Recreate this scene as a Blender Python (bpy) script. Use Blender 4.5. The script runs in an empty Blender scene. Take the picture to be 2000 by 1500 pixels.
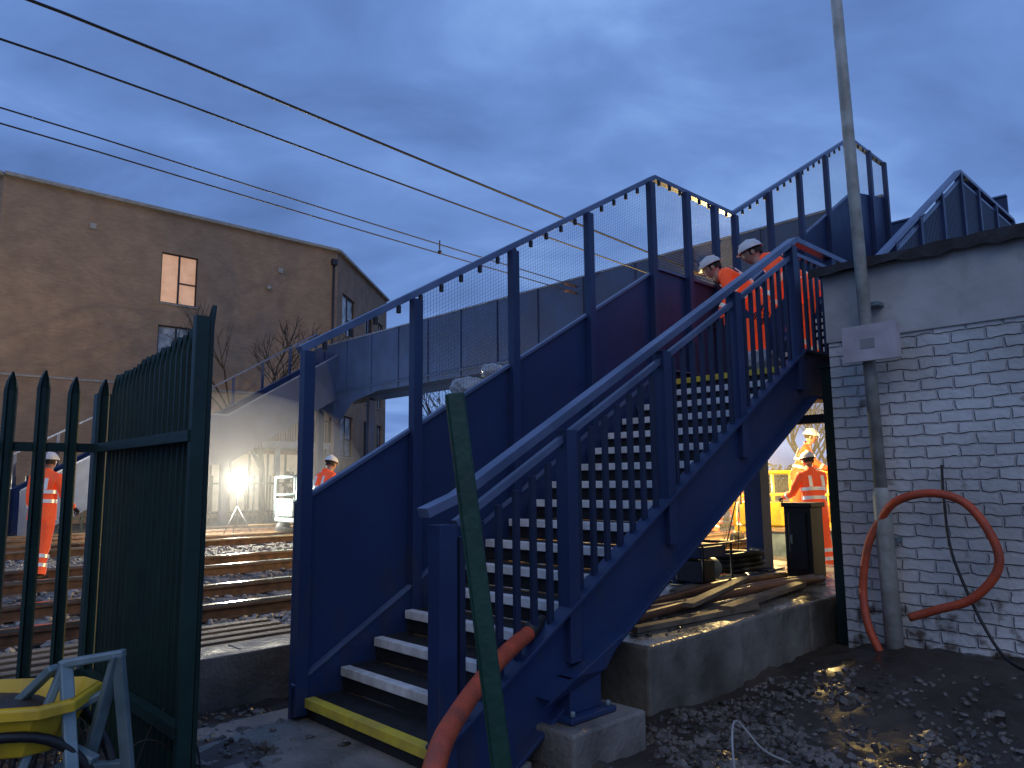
import bpy, math, random
import numpy as np
from mathutils import Vector, Matrix, noise
random.seed(7); np.random.seed(7)
R=math.radians
D=Vector((.73,.683,0)).normalized(); Wv=Vector((-D.y,D.x,0))
ANG=math.atan2(D.y,D.x)
def PQ(p,q,z=0): return D*p+Wv*q+Vector((0,0,z))
scene=bpy.context.scene
COL=scene.collection
# ------------------------------------------------------------ materials
def nt_new(name):
    m=bpy.data.materials.new(name); m.use_nodes=True
    nt=m.node_tree; b=nt.nodes['Principled BSDF']
    return m,nt,b
def mat(name,col,rough=.6,metal=0,col2=None,ns=4,bs=0,bstr=.2,emit=0,ecol=None,rough2=None,detail=5,lo=.35,hi=.65,grime=None):
    m,nt,b=nt_new(name); N=nt.nodes; Lk=nt.links
    b.inputs['Base Color'].default_value=(*col,1)
    b.inputs['Roughness'].default_value=rough; b.inputs['Metallic'].default_value=metal
    tc=N.new('ShaderNodeTexCoord')
    if col2 is None: col2=tuple(c*.72 for c in col)
    n=N.new('ShaderNodeTexNoise'); n.inputs['Scale'].default_value=ns; n.inputs['Detail'].default_value=detail
    Lk.new(tc.outputs['Object'],n.inputs['Vector'])
    r=N.new('ShaderNodeValToRGB'); r.color_ramp.elements[0].position=lo; r.color_ramp.elements[1].position=hi
    r.color_ramp.elements[0].color=(*col2,1); r.color_ramp.elements[1].color=(*col,1)
    Lk.new(n.outputs['Fac'],r.inputs['Fac']); out=r.outputs['Color']
    if grime:
        g=N.new('ShaderNodeTexNoise'); g.inputs['Scale'].default_value=3.2; g.inputs['Detail'].default_value=9; g.inputs['Roughness'].default_value=.65
        mpg=N.new('ShaderNodeMapping'); mpg.inputs['Scale'].default_value=(1.6,1.6,.55); Lk.new(tc.outputs['Object'],mpg.inputs['Vector']); Lk.new(mpg.outputs[0],g.inputs['Vector'])
        sz=N.new('ShaderNodeSeparateXYZ'); Lk.new(tc.outputs['Object'],sz.inputs[0])
        mz=N.new('ShaderNodeMapRange'); mz.inputs['From Min'].default_value=0; mz.inputs['From Max'].default_value=1.0; mz.inputs['To Min'].default_value=.14; mz.inputs['To Max'].default_value=0; Lk.new(sz.outputs['Z'],mz.inputs['Value'])
        aa=N.new('ShaderNodeMath'); Lk.new(g.outputs['Fac'],aa.inputs[0]); Lk.new(mz.outputs['Result'],aa.inputs[1])
        gr=N.new('ShaderNodeValToRGB'); gr.color_ramp.elements[0].position=.56; gr.color_ramp.elements[1].position=.8; gr.color_ramp.elements[0].color=(0,0,0,1); gr.color_ramp.elements[1].color=(.6,.6,.6,1)
        Lk.new(aa.outputs[0],gr.inputs['Fac']); gm=N.new('ShaderNodeMix'); gm.data_type='RGBA'; gm.inputs['B'].default_value=(*grime,1)
        Lk.new(gr.outputs['Color'],gm.inputs['Factor']); Lk.new(out,gm.inputs['A']); out=gm.outputs['Result']
    Lk.new(out,b.inputs['Base Color'])
    if rough2 is not None:
        mr=N.new('ShaderNodeMapRange'); mr.inputs['From Min'].default_value=lo; mr.inputs['From Max'].default_value=hi
        mr.inputs['To Min'].default_value=rough2; mr.inputs['To Max'].default_value=rough
        Lk.new(n.outputs['Fac'],mr.inputs['Value']); Lk.new(mr.outputs['Result'],b.inputs['Roughness'])
    if bs:
        n2=N.new('ShaderNodeTexNoise'); n2.inputs['Scale'].default_value=bs; n2.inputs['Detail'].default_value=6
        Lk.new(tc.outputs['Object'],n2.inputs['Vector'])
        bp=N.new('ShaderNodeBump'); bp.inputs['Strength'].default_value=bstr; bp.inputs['Distance'].default_value=.02
        Lk.new(n2.outputs['Fac'],bp.inputs['Height']); Lk.new(bp.outputs['Normal'],b.inputs['Normal'])
    if emit:
        b.inputs['Emission Color'].default_value=(*(ecol or col),1); b.inputs['Emission Strength'].default_value=emit
    return m
def brick(name,c1,c2,mortar,bw=.225,rh=.075,ms=.007,bump=.4,dirt=None,rough=.85,dist=.01,chip=None):
    m,nt,b=nt_new(name); N=nt.nodes; Lk=nt.links
    tc=N.new('ShaderNodeTexCoord'); s=N.new('ShaderNodeSeparateXYZ'); c=N.new('ShaderNodeCombineXYZ')
    Lk.new(tc.outputs['Object'],s.inputs[0]); Lk.new(s.outputs['X'],c.inputs['X']); Lk.new(s.outputs['Z'],c.inputs['Y'])
    wn=N.new('ShaderNodeTexNoise'); wn.inputs['Scale'].default_value=9
    Lk.new(tc.outputs['Object'],wn.inputs['Vector'])
    vm=N.new('ShaderNodeVectorMath'); vm.operation='MULTIPLY_ADD'
    vm.inputs[1].default_value=(dist,dist,0); Lk.new(wn.outputs['Color'],vm.inputs[0]); Lk.new(c.outputs[0],vm.inputs[2])
    t=N.new('ShaderNodeTexBrick'); t.inputs['Scale'].default_value=1
    t.inputs['Brick Width'].default_value=bw; t.inputs['Row Height'].default_value=rh
    t.inputs['Mortar Size'].default_value=ms; t.inputs['Mortar Smooth'].default_value=.8
    t.inputs['Color1'].default_value=(*c1,1); t.inputs['Color2'].default_value=(*c2,1); t.inputs['Mortar'].default_value=(*mortar,1)
    Lk.new(vm.outputs[0],t.inputs['Vector'])
    n=N.new('ShaderNodeTexNoise'); n.inputs['Scale'].default_value=1.3; n.inputs['Detail'].default_value=8
    Lk.new(tc.outputs['Object'],n.inputs['Vector'])
    mx=N.new('ShaderNodeMix'); mx.data_type='RGBA'; mx.blend_type='MULTIPLY'
    r=N.new('ShaderNodeValToRGB'); r.color_ramp.elements[0].position=.3; r.color_ramp.elements[1].position=.65
    d=dirt or (.7,.7,.7); r.color_ramp.elements[0].color=(*d,1); r.color_ramp.elements[1].color=(1,1,1,1)
    Lk.new(n.outputs['Fac'],r.inputs['Fac']); mx.inputs['Factor'].default_value=1
    Lk.new(t.outputs['Color'],mx.inputs['A']); Lk.new(r.outputs['Color'],mx.inputs['B'])
    out=mx.outputs['Result']
    if chip:
        n3=N.new('ShaderNodeTexNoise'); n3.inputs['Scale'].default_value=6; n3.inputs['Detail'].default_value=4
        Lk.new(tc.outputs['Object'],n3.inputs['Vector'])
        mz=N.new('ShaderNodeMapRange'); mz.inputs['From Min'].default_value=0; mz.inputs['From Max'].default_value=.9
        mz.inputs['To Min'].default_value=.24; mz.inputs['To Max'].default_value=0; Lk.new(s.outputs['Z'],mz.inputs['Value'])
        ad=N.new('ShaderNodeMath'); ad.operation='ADD'; Lk.new(n3.outputs['Fac'],ad.inputs[0]); Lk.new(mz.outputs['Result'],ad.inputs[1])
        r3=N.new('ShaderNodeValToRGB'); r3.color_ramp.elements[0].position=.66; r3.color_ramp.elements[1].position=.78
        r3.color_ramp.elements[0].color=(0,0,0,1); r3.color_ramp.elements[1].color=(1,1,1,1)
        Lk.new(ad.outputs[0],r3.inputs['Fac'])
        m3=N.new('ShaderNodeMix'); m3.data_type='RGBA'; m3.inputs['B'].default_value=(*chip,1)
        Lk.new(r3.outputs['Color'],m3.inputs['Factor']); Lk.new(out,m3.inputs['A']); out=m3.outputs['Result']
    Lk.new(out,b.inputs['Base Color']); b.inputs['Roughness'].default_value=rough
    n2=N.new('ShaderNodeTexNoise'); n2.inputs['Scale'].default_value=18; n2.inputs['Detail'].default_value=5
    Lk.new(tc.outputs['Object'],n2.inputs['Vector'])
    sub=N.new('ShaderNodeMath'); sub.operation='MULTIPLY_ADD'; sub.inputs[1].default_value=-1.3
    Lk.new(t.outputs['Fac'],sub.inputs[0]); Lk.new(n2.outputs['Fac'],sub.inputs[2])
    bp=N.new('ShaderNodeBump'); bp.inputs['Strength'].default_value=bump; bp.inputs['Distance'].default_value=.012
    Lk.new(sub.outputs[0],bp.inputs['Height']); Lk.new(bp.outputs['Normal'],b.inputs['Normal'])
    return m
M={}
M['navy']=mat('navy_paint',(.019,.040,.118),.42,0,(.012,.027,.082),1.3,30,.10,rough2=.55,grime=(.05,.05,.055))
M['navyd']=mat('navy_baluster_shaded',(.011,.022,.064),.5,0,(.008,.017,.046),3)  # bars share the navy, shaded darker in colour to read as silhouettes
M['navycap']=mat('navy_rail_skylit',(.13,.17,.28),.34,.2,(.075,.105,.19),3)  # navy lightened in the base colour for sky caught on rails and caps
M['dark']=mat('dark_metal',(.02,.022,.028),.5)
M['tread']=mat('tread_grating',(.022,.022,.025),.6,0,(.012,.011,.011),12,80,.3)
M['white']=mat('white_nosing',(.90,.90,.88),.5,0,(.66,.66,.64),9,grime=(.28,.25,.20))
M['yellow']=mat('yellow_nosing',(.82,.62,.05),.5,0,(.58,.44,.07),8)
M['green']=mat('green_paint',(.008,.036,.026),.5,0,(.005,.022,.017),5,30,.1)
M['greenl']=mat('green_post_paint',(.010,.062,.038),.45,0,(.006,.036,.025),6,30,.15,grime=(.06,.05,.035))
M['conc']=mat('concrete',(.25,.23,.20),.75,0,(.12,.11,.095),3,30,.5,rough2=.45)
M['wetconc']=mat('wet_concrete',(.25,.235,.20),.45,0,(.10,.09,.075),2.2,18,.4,rough2=.10)
M['mud']=mat('mud',(.065,.048,.035),.8,0,(.026,.02,.015),1.8,9,1.0,rough2=.25)
M['ground']=mat('ground_soil',(.09,.075,.055),.9,0,(.05,.05,.035),.6,4,.6)
M['ballast']=mat('ballast_base',(.20,.185,.165),.9,0,(.08,.075,.07),14,22,1.0)
M['stone']=mat('stone',(.36,.34,.31),.6,0,(.14,.13,.12),2.5,30,.4)
M['stone2']=mat('muddy_stone',(.19,.165,.14),.45,0,(.045,.037,.03),2.8,30,.4,rough2=.3)
M['rail']=mat('rail_top',(.60,.55,.5),.22,1,(.4,.36,.3),3)
M['rust']=mat('rail_rust',(.16,.085,.045),.8,0,(.07,.04,.025),8)
M['sleeper']=mat('sleeper',(.24,.22,.2),.85,0,(.12,.11,.1),4,20,.4)
M['orange']=mat('hivis_orange',(.95,.12,.025),.7,0,(.8,.08,.02),6,18,.6,emit=.2,ecol=(1,.11,.03))  # slight emission added so the cloth glows, for fluorescence in dim light
M['band']=mat('reflective_tape',(.75,.77,.75),.3,.3,None,5,emit=.12,ecol=(.9,.9,.85))  # tape given a faint glow of its own as well
M['helmet']=mat('white_helmet',(.8,.8,.78),.3)
M['boot']=mat('boots',(.03,.022,.018),.6)
M['skin']=mat('skin',(.5,.28,.2),.55)
M['hair']=mat('hair',(.03,.02,.015),.8)
M['glove']=mat('glove',(.06,.06,.065),.8)
M['galv']=mat('galvanised',(.26,.34,.35),.5,.35,(.14,.20,.21),6)
M['wirem']=mat('mesh_wire',(.10,.12,.16),.5,.3,(.08,.1,.13),6)
M['ybody']=mat('yellow_machine',(.85,.55,.03),.4,0,(.65,.4,.03),4,grime=(.12,.09,.05))
M['hose']=mat('orange_hose',(.68,.10,.03),.5,0,(.40,.065,.025),5,60,.3,grime=(.12,.08,.05))
M['black']=mat('black_rubber',(.015,.015,.016),.5)
M['pole']=mat('pole_paint',(.45,.46,.41),.5,0,(.28,.28,.23),7,25,.2)
M['box']=mat('junction_box',(.56,.50,.50),.5,0,(.41,.36,.36),5)
M['coping']=mat('coping',(.33,.33,.31),.6)
M['frame']=mat('window_frame',(.03,.03,.035),.5)
M['curtain']=mat('curtain_lit',(.6,.42,.30),.8,0,(.35,.22,.15),1.6,emit=.40,ecol=(1,.55,.32))
M['glass']=mat('window_glass',(.06,.08,.10),.08,0,(.04,.05,.07),1)
M['room']=mat('window_pale',(.45,.5,.52),.3,0,(.10,.12,.14),2.5)
M['felt']=mat('roof_felt',(.03,.028,.03),.8,0,(.015,.013,.012),8,20,.5)
M['render']=mat('painted_render',(.52,.51,.48),.8,0,(.34,.33,.31),2,14,.25,grime=(.22,.2,.17))
M['bag']=mat('plastic_bag',(.5,.52,.53),.35,0,(.33,.35,.37),6)
M['bark']=mat('bark',(.05,.04,.03),.9)
M['leaf']=mat('hedge_leaf',(.035,.045,.025),.8,0,(.02,.025,.015),.8)
M['pipe']=mat('brown_pipe',(.27,.12,.065),.4,0,(.15,.075,.045),5)
M['plank']=mat('timber',(.24,.18,.115),.7,0,(.13,.095,.06),5,40,.3)
M['lampw']=mat('lamp_white',(1,1,1),.3,emit=200,ecol=(1,.95,.80))
M['lampy']=mat('lamp_warm',(1,.8,.4),.3,emit=50,ecol=(1,.8,.35))
M['cladg']=mat('grey_cladding',(.28,.29,.29),.6,0,(.2,.2,.2),3)
M['shop']=mat('lit_interior',(.5,.45,.35),.6,emit=.22,ecol=(1,.85,.6))
M['brown']=brick('brown_brick',(.35,.245,.16),(.30,.205,.135),(.27,.195,.135),dist=0.0,bump=.1,dirt=(.75,.75,.75))
M['brown2']=brick('brown_brick_dark',(.31,.21,.138),(.26,.175,.112),(.23,.165,.112),dist=0.0,bump=.1)
M['wbrick']=brick('white_painted_brick',(.72,.72,.69),(.63,.64,.62),(.52,.52,.51),bw=.24,rh=.088,ms=.012,bump=1.0,dirt=(.62,.62,.60),chip=(.13,.10,.075),dist=.045)
def glow_volume(name,col,dens):
    m=bpy.data.materials.new(name); m.use_nodes=True; nt=m.node_tree; nt.nodes.remove(nt.nodes['Principled BSDF'])
    v=nt.nodes.new('ShaderNodeVolumeScatter'); v.inputs['Color'].default_value=(*col,1); v.inputs['Density'].default_value=dens
    nt.links.new(v.outputs[0],nt.nodes['Material Output'].inputs['Volume']); return m
M['glow_volume']=glow_volume('lamp_glow_haze',(.95,.95,.95),.016)  # added volume, stands in for lamp glare
# ------------------------------------------------------------ mesh builder
class MB:
    def __init__(s): s.v=[];s.f=[];s.m=[];s.ml=[];s.sm=[]
    def mi(s,m):
        if m not in s.ml: s.ml.append(m)
        return s.ml.index(m)
    def add(s,vs,fs,m,smooth=False):
        o=len(s.v); s.v+= [tuple(v) for v in vs]; i=s.mi(m)
        for f in fs: s.f.append(tuple(a+o for a in f)); s.m.append(i); s.sm.append(smooth)
    def box(s,x0,x1,y0,y1,z0,z1,m):
        s.add([(x0,y0,z0),(x1,y0,z0),(x1,y1,z0),(x0,y1,z0),(x0,y0,z1),(x1,y0,z1),(x1,y1,z1),(x0,y1,z1)],
              [(0,3,2,1),(4,5,6,7),(0,1,5,4),(1,2,6,5),(2,3,7,6),(3,0,4,7)],m)
    def beam(s,a,b,w,h,m):
        a=Vector(a);b=Vector(b);d=(b-a).normalized()
        up=Vector((0,0,1)) if abs(d.z)<.98 else Vector((0,1,0))
        sd=d.cross(up).normalized()*w/2; u=sd.cross(d).normalized()*h/2
        vs=[a-sd-u,a+sd-u,a+sd+u,a-sd+u,b-sd-u,b+sd-u,b+sd+u,b-sd+u]
        s.add(vs,[(0,1,2,3),(7,6,5,4),(0,4,5,1),(1,5,6,2),(2,6,7,3),(3,7,4,0)],m)
    def prism(s,poly,y0,y1,m):
        n=len(poly); vs=[(x,y0,z) for x,z in poly]+[(x,y1,z) for x,z in poly]
        fs=[tuple(range(n)),tuple(range(2*n-1,n-1,-1))]+[(i,i+n,(i+1)%n+n,(i+1)%n) for i in range(n)]
        s.add(vs,fs,m)
    def prismx(s,poly,x0,x1,m):
        n=len(poly); vs=[(x0,y,z) for y,z in poly]+[(x1,y,z) for y,z in poly]
        fs=[tuple(range(n)),tuple(range(2*n-1,n-1,-1))]+[(i,i+n,(i+1)%n+n,(i+1)%n) for i in range(n)]
        s.add(vs,fs,m)
    def tube(s,pts,r,m,n=10,flat=1.0,cap=True):
        pts=[Vector(p) for p in pts]; rs=r if isinstance(r,(list,tuple)) else [r]*len(pts)
        t=(pts[1]-pts[0]).normalized(); ref=Vector((0,0,1)) if abs(t.z)<.9 else Vector((1,0,0))
        u=t.cross(ref).normalized(); vs=[]
        for i,p in enumerate(pts):
            if i==0:tt=pts[1]-pts[0]
            elif i==len(pts)-1:tt=pts[-1]-pts[-2]
            else: tt=pts[i+1]-pts[i-1]
            tt.normalize(); u=(u-tt*u.dot(tt)).normalized(); w=tt.cross(u)
            for k in range(n):
                a=2*math.pi*k/n; vs.append(p+u*math.cos(a)*rs[i]+w*math.sin(a)*rs[i]*flat)
        fs=[]
        for i in range(len(pts)-1):
            for k in range(n):
                fs.append((i*n+k,i*n+(k+1)%n,(i+1)*n+(k+1)%n,(i+1)*n+k))
        if cap: fs+= [tuple(range(n-1,-1,-1)),tuple(range((len(pts)-1)*n,len(pts)*n))]
        s.add(vs,fs,m,True)
    def ell(s,c,rx,ry,rz,m,nu=16,nv=10,v0=0.,v1=1.,fn=None):
        vs=[];fs=[]
        for j in range(nv+1):
            th=math.pi*(v0+(v1-v0)*j/nv)
            for i in range(nu):
                ph=2*math.pi*i/nu
                p=Vector((math.sin(th)*math.cos(ph)*rx,math.sin(th)*math.sin(ph)*ry,math.cos(th)*rz))
                if fn:p=fn(p)
                vs.append(p+Vector(c))
        for j in range(nv):
            for i in range(nu): fs.append((j*nu+i,(j+1)*nu+i,(j+1)*nu+(i+1)%nu,j*nu+(i+1)%nu))
        s.add(vs,fs,m,True)
    def xform(s,mt,start=0):
        for i in range(start,len(s.v)): s.v[i]=tuple(mt@Vector(s.v[i]))
    def obj(s,name,loc=(0,0,0),rot=0,parent=None,org=None,bevel=0):
        v=np.array(s.v,dtype=float).reshape(-1,3)
        if org is not None:
            v=v-np.array(org); loc=PQ(*org); rot=ANG
        me=bpy.data.meshes.new(name); me.from_pydata([tuple(a) for a in v],[],s.f)
        for m in s.ml: me.materials.append(M[m] if isinstance(m,str) else m)
        me.polygons.foreach_set('material_index',s.m); me.polygons.foreach_set('use_smooth',s.sm); me.update()
        o=bpy.data.objects.new(name,me); COL.objects.link(o); o.location=loc; o.rotation_euler=(0,0,rot)
        if parent is not None: setp(o,parent)
        if bevel:
            b=o.modifiers.new('bevel','BEVEL'); b.width=bevel; b.segments=2; b.limit_method='ANGLE'; b.angle_limit=R(40)
        return o
def setp(o,parent):
    o.parent=parent; o.matrix_parent_inverse=Matrix.Translation(parent.location).inverted()
def empty(name,loc):
    e=bpy.data.objects.new(name,None); COL.objects.link(e); e.location=loc; e.empty_display_size=.3; return e
def smooth_path(pts,k=8):
    pts=[Vector(p) for p in pts]; out=[]
    P=[pts[0]*2-pts[1]]+pts+[pts[-1]*2-pts[-2]]
    for i in range(1,len(P)-2):
        for j in range(k):
            t=j/k; a,b,c,d=P[i-1],P[i],P[i+1],P[i+2]
            out.append(.5*((2*b)+(c-a)*t+(2*a-5*b+4*c-d)*t*t+(3*b-a-3*c+d)*t**3))
    out.append(pts[-1]); return out
# ------------------------------------------------------------ ground
b=MB(); b.add([(-500,-300,-.02),(500,-300,-.02),(500,700,-.02),(-500,700,-.02)],[(0,1,2,3)],'ground'); b.obj('ground')
def patch(name,x0,x1,y0,y1,nx,ny,fn,m,org=None):
    b=MB(); vs=[];fs=[]
    for j in range(ny+1):
        for i in range(nx+1):
            x=x0+(x1-x0)*i/nx;y=y0+(y1-y0)*j/ny; vs.append((x,y,fn(x,y)))
    for j in range(ny):
        for i in range(nx):
            a=j*(nx+1)+i; fs.append((a,a+1,a+nx+2,a+nx+1))
    b.add(vs,fs,m,True); return b.obj(name,org=org)
def mudh(p,q):
    h=.02+.05*noise.noise((p*.9,q*.9,1))+.035*noise.noise((p*3,q*3,5))+.026*noise.noise((p*9,q*9,9))+.010*noise.noise((p*22,q*22,2))
    h+=.20*max(0,min(1,(p-4.4)/1.8))*max(0,min(1,(3.1-q)/.8))
    return max(-.01,h)
patch('muddy_ground',-3,6.5,-3,5.05,260,220,mudh,'mud',org=(0,0,0))
def balh(p,q): return .17+.02*noise.noise((p*1.5,q*1.5,3))
patch('track_ballast',-30,60,5.2,24,180,60,balh,'ballast',org=(0,5.2,0))
def ico():
    t=(1+5**.5)/2
    v=np.array([(-1,t,0),(1,t,0),(-1,-t,0),(1,-t,0),(0,-1,t),(0,1,t),(0,-1,-t),(0,1,-t),(t,0,-1),(t,0,1),(-t,0,-1),(-t,0,1)],float)
    v/=np.linalg.norm(v[0])
    f=np.array([(0,11,5),(0,5,1),(0,1,7),(0,7,10),(0,10,11),(1,5,9),(5,11,4),(11,10,2),(10,7,6),(7,1,8),(3,9,4),(3,4,2),(3,2,6),(3,6,8),(3,8,9),(4,9,5),(2,4,11),(6,2,10),(8,6,7),(9,8,1)])
    return v,f
IV,IF=ico()
def stones(name,pos,size,m,org):
    n=len(pos); V=np.zeros((n,12,3)); 
    for i in range(n):
        s=size*np.random.uniform(.5,1.3)*(1.7 if np.random.rand()<.04 else 1)
        v=IV*np.random.uniform(.55,1.15,(12,1))*np.array([1,np.random.uniform(.6,.95),np.random.uniform(.45,.8)])*s
        a=np.random.uniform(0,6.28);c,sn=math.cos(a),math.sin(a)
        tl=np.random.uniform(-.5,.5);ct,st=math.cos(tl),math.sin(tl)
        v=v@np.array([[1,0,0],[0,ct,-st],[0,st,ct]])@np.array([[c,-sn,0],[sn,c,0],[0,0,1]])
        V[i]=v+np.array(pos[i])+np.array([0,0,s*.25])-np.array(org)
    F=(IF[None]+(np.arange(n)*12)[:,None,None]).reshape(-1,3)
    me=bpy.data.meshes.new(name); me.from_pydata(V.reshape(-1,3).tolist(),[],F.tolist())
    me.materials.append(M[m]); me.update()
    o=bpy.data.objects.new(name,me); COL.objects.link(o); o.location=PQ(*org); o.rotation_euler=(0,0,ANG); return o
pos=[]
while len(pos)<12500:
    q=5.6+random.random()**1.6*14; p=random.uniform(-6,8)+ (q-6)*.25
    if any(abs(q-r)<.06 for r in (7.4,8.84,10.93,12.37)): continue
    pos.append((p,q,balh(p,q)+random.uniform(0,.02)))
stones('ballast_stones',pos,.038,'stone',(0,5.6,0.1))
pos=[]
while len(pos)<3000:
    p=random.uniform(2.2,6.3);q=random.gauss(2.2,.75)
    if q>2.85 or q<-.5 : continue
    if 2.95<p<3.65 and q>2.62: continue
    if p>4 and q>2.9: continue
    if p>4.7 and random.random()<.5*(p-3.9): continue
    if noise.noise((p*1.4,q*1.4,4))<-.12 and random.random()<.8: continue
    pos.append((p,q,mudh(p,q)-.006))
stones('gravel',pos,.027,'stone2',(3,2,0))
pos=[]
while len(pos)<1500:
    p=random.uniform(-.5,2.4);q=random.uniform(2.6,5.0)
    pos.append((p,q,mudh(p,q)-.005))
stones('rubble',pos,.026,'stone2',(1,4,0))
for q0 in (7.4,10.93,16.0,19.5):
    e=empty('railway_track',PQ(0,q0+.717,.17))
    b=MB()
    for q in (q0,q0+1.435):
        b.box(-30,60,q-.035,q+.035,.315,.345,'rail'); b.box(-30,60,q-.034,q+.034,.295,.3149,'rust')
        b.box(-30,60,q-.009,q+.009,.21,.295,'rust'); b.box(-30,60,q-.07,q+.07,.195,.2099,'rust')
    b.obj('rails',org=(0,q0,.17),parent=e)
    b=MB(); p=-8
    while p<24:
        b.box(p-.12,p+.12,q0-.55,q0+1.98,.10,.194,'sleeper'); p+=.65
    b.obj('sleepers',org=(0,q0,.17),parent=e,bevel=.01)
b=MB(); b.box(-12,3.95,5.07,5.19,-.02,.36,'conc'); b.box(-12,3.95,5.19,5.62,-.02,.27,'conc')
p=-12
while p<3.8:
    b.box(p+.004,p+.896,5.2,5.6,.272,.32,'conc'); p+=.9
b.obj('cable_trough_wall',org=(0,5.1,0),bevel=.008)
b=MB()
for i in range(5):
    q=5.75+i*.16; b.beam((-6+i*.4,q,.27+.012*i),(3.2,q+.05*i,.26),.11,.05,'plank')
b.obj('timber_planks',org=(0,6,.2),bevel=.005)
# ------------------------------------------------------------ footbridge
PS=2.40; QR=3.0; QL=4.46; RI=.147; GO=.252; Z0=.17; SL=RI/GO
P1=PS+16*GO; ZL=Z0+16*RI; P2=8.07; P3=P2+16*GO-.1; ZT=ZL+(P3-P2)*SL; PA=13.45; PB=15.1
def zf(p):
    if p<PS: return Z0
    if p<P1: return Z0+(p-PS)*SL
    if p<P2: return ZL
    if p<P3: return ZL+(p-P2)*SL
    return ZT
fb=empty('footbridge',PQ(PS,3.7,0))
org=(PS,3.7,0)
b=MB()
def flight(b,p0,z0,n,q0,q1,rise=RI):
    for i in range(n+1):
        p=p0+GO*i; z=z0+rise*i
        if i<n: b.box(p+.012,p+GO+.03,q0+.02,q1-.02,z-.035,z-.003,'tread')
        b.box(p+.02,p+.03,q0+.025,q1-.025,max(.02,z-rise+.002),z-.036,'tread')
        mt='yellow' if i in (0,n) else 'white'
        b.box(p-.012,p+.055,q0+.07,q1-.07,z-.054,z+.003,mt)
flight(b,PS,Z0,16,QR,QL)
flight(b,P2,ZL,15,QR,QL,rise=(ZT-ZL)/15.6)
b.box(P1+.06,P2+.1,QR+.01,QL-.01,ZL-.06,ZL-.004,'tread')
b.box(P3,PB,QR+.01,QL+.02,ZT-.06,ZT-.004,'tread')
b.obj('stair_treads',parent=fb,org=org,bevel=.004)
b=MB()
up,dn=.11,-.31
b.prism([(2.27,0.0),(2.27,.22),(PS,Z0+up),(P1,ZL+up),(P2,ZL+up),(P3,ZT+up),(PB,ZT+up),(PB,ZT-.3),(P3+.15,ZT-.3),(P2+.15,ZL-.3),(P1+.15,ZL-.3),(2.72,0.0)],QR-.05,QR-.01,'navy')
def poly_beam(b,pts,q,w,h,m):
    for (p0,z0),(p1,z1) in zip(pts[:-1],pts[1:]): b.beam((p0,q,z0),(p1,q,z1),w,h,m)
poly_beam(b,[(2.27,.24),(PS,Z0+up+.01),(P1,ZL+up+.01),(P2,ZL+up+.01),(P3,ZT+up+.01),(PB,ZT+up+.01)],QR-.06,.11,.022,'navy')
poly_beam(b,[(2.72,.01),(P1+.15,ZL-.3),(P2+.15,ZL-.3),(P3+.15,ZT-.3),(PB,ZT-.3)],QR-.06,.11,.024,'navy')
b.obj('near_stringer',parent=fb,org=org,bevel=.004)
b=MB(); HR=1.15
hp=[(2.22,Z0+HR+.03),(PS+.02,Z0+HR+.10),(P1,ZL+HR+.0),(P2,ZL+HR+.0),(P3,ZT+HR),(PB,ZT+HR)]
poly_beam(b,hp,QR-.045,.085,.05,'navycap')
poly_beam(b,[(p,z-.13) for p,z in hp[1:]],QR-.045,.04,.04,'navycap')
posts=[2.34,3.27,4.28,5.3,P1-.08,7.2,P2+.02,9.05,10.0,11.0,P3,12.9,13.9,PB-.05]
for p in posts:
    zt=zf(p)+HR-.03; w=.045 if p>2.4 else .055
    b.box(p-w,p+w,QR-.095,QR+.0,(zf(p)-.2 if p>2.4 else 0.0),zt,'navy')
p=2.46
while p<PB:
    if min(abs(p-x) for x in posts)>.07:
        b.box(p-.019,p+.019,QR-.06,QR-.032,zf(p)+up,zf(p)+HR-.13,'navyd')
    p+=.130 if p<P2 else .06
b.obj('near_balustrade',parent=fb,org=org,bevel=.003)
b=MB(); SP=1.2
b.prism([(2.33,0.0),(2.33,Z0+SP),(PS,Z0+SP+.02),(P1,ZL+SP),(P2,ZL+SP),(P3,ZT+SP+.1),(PA,ZT+1.57),(PA,ZT-.3),(P3+.15,ZT-.3),(P2+.15,ZL-.3),(P1+.15,ZL-.3),(2.72,0.0)],QL,QL+.03,'navy')
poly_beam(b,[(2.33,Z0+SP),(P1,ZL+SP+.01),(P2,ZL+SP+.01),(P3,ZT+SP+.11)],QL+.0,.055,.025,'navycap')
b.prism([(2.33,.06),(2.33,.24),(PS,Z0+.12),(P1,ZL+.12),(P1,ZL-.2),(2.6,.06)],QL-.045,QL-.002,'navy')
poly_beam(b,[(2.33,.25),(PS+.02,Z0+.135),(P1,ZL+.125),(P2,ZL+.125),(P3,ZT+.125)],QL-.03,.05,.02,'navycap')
b.obj('trackside_parapet',parent=fb,org=org,bevel=.003)
b=MB(); HL=2.23
tp=[(2.33,Z0+HL-.02),(P1,ZL+HL),(P2,ZL+HL),(P3,ZT+HL-.02),(PA,ZT+HL-.02)]
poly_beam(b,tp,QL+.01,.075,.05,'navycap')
lp=[2.37,3.25,4.27,5.28,6.32,7.0,7.6,P2,9.0,9.95,10.9,P3-.05,12.7,PA-.05]
for p in lp:
    b.box(p-.04,p+.04,QL-.07,QL-.001,max(0.02,zf(p)-.1),zf(p)+HL-.03,'navy')
def topz(p): return np.interp(p,[a for a,_ in tp],[c for _,c in tp])
def solz(p): return np.interp(p,[2.33,P1,P2,P3,PA],[Z0+SP,ZL+SP,ZL+SP,ZT+SP+.1,ZT+1.57])
p=2.5
while p<PA:
    b.box(p-.014,p+.014,QL-.035,QL-.008,topz(p)-.085,topz(p)-.025,'dark'); p+=.2
b.obj('trackside_rail_and_posts',parent=fb,org=org,bevel=.003)
b=MB(); p=3.3
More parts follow.
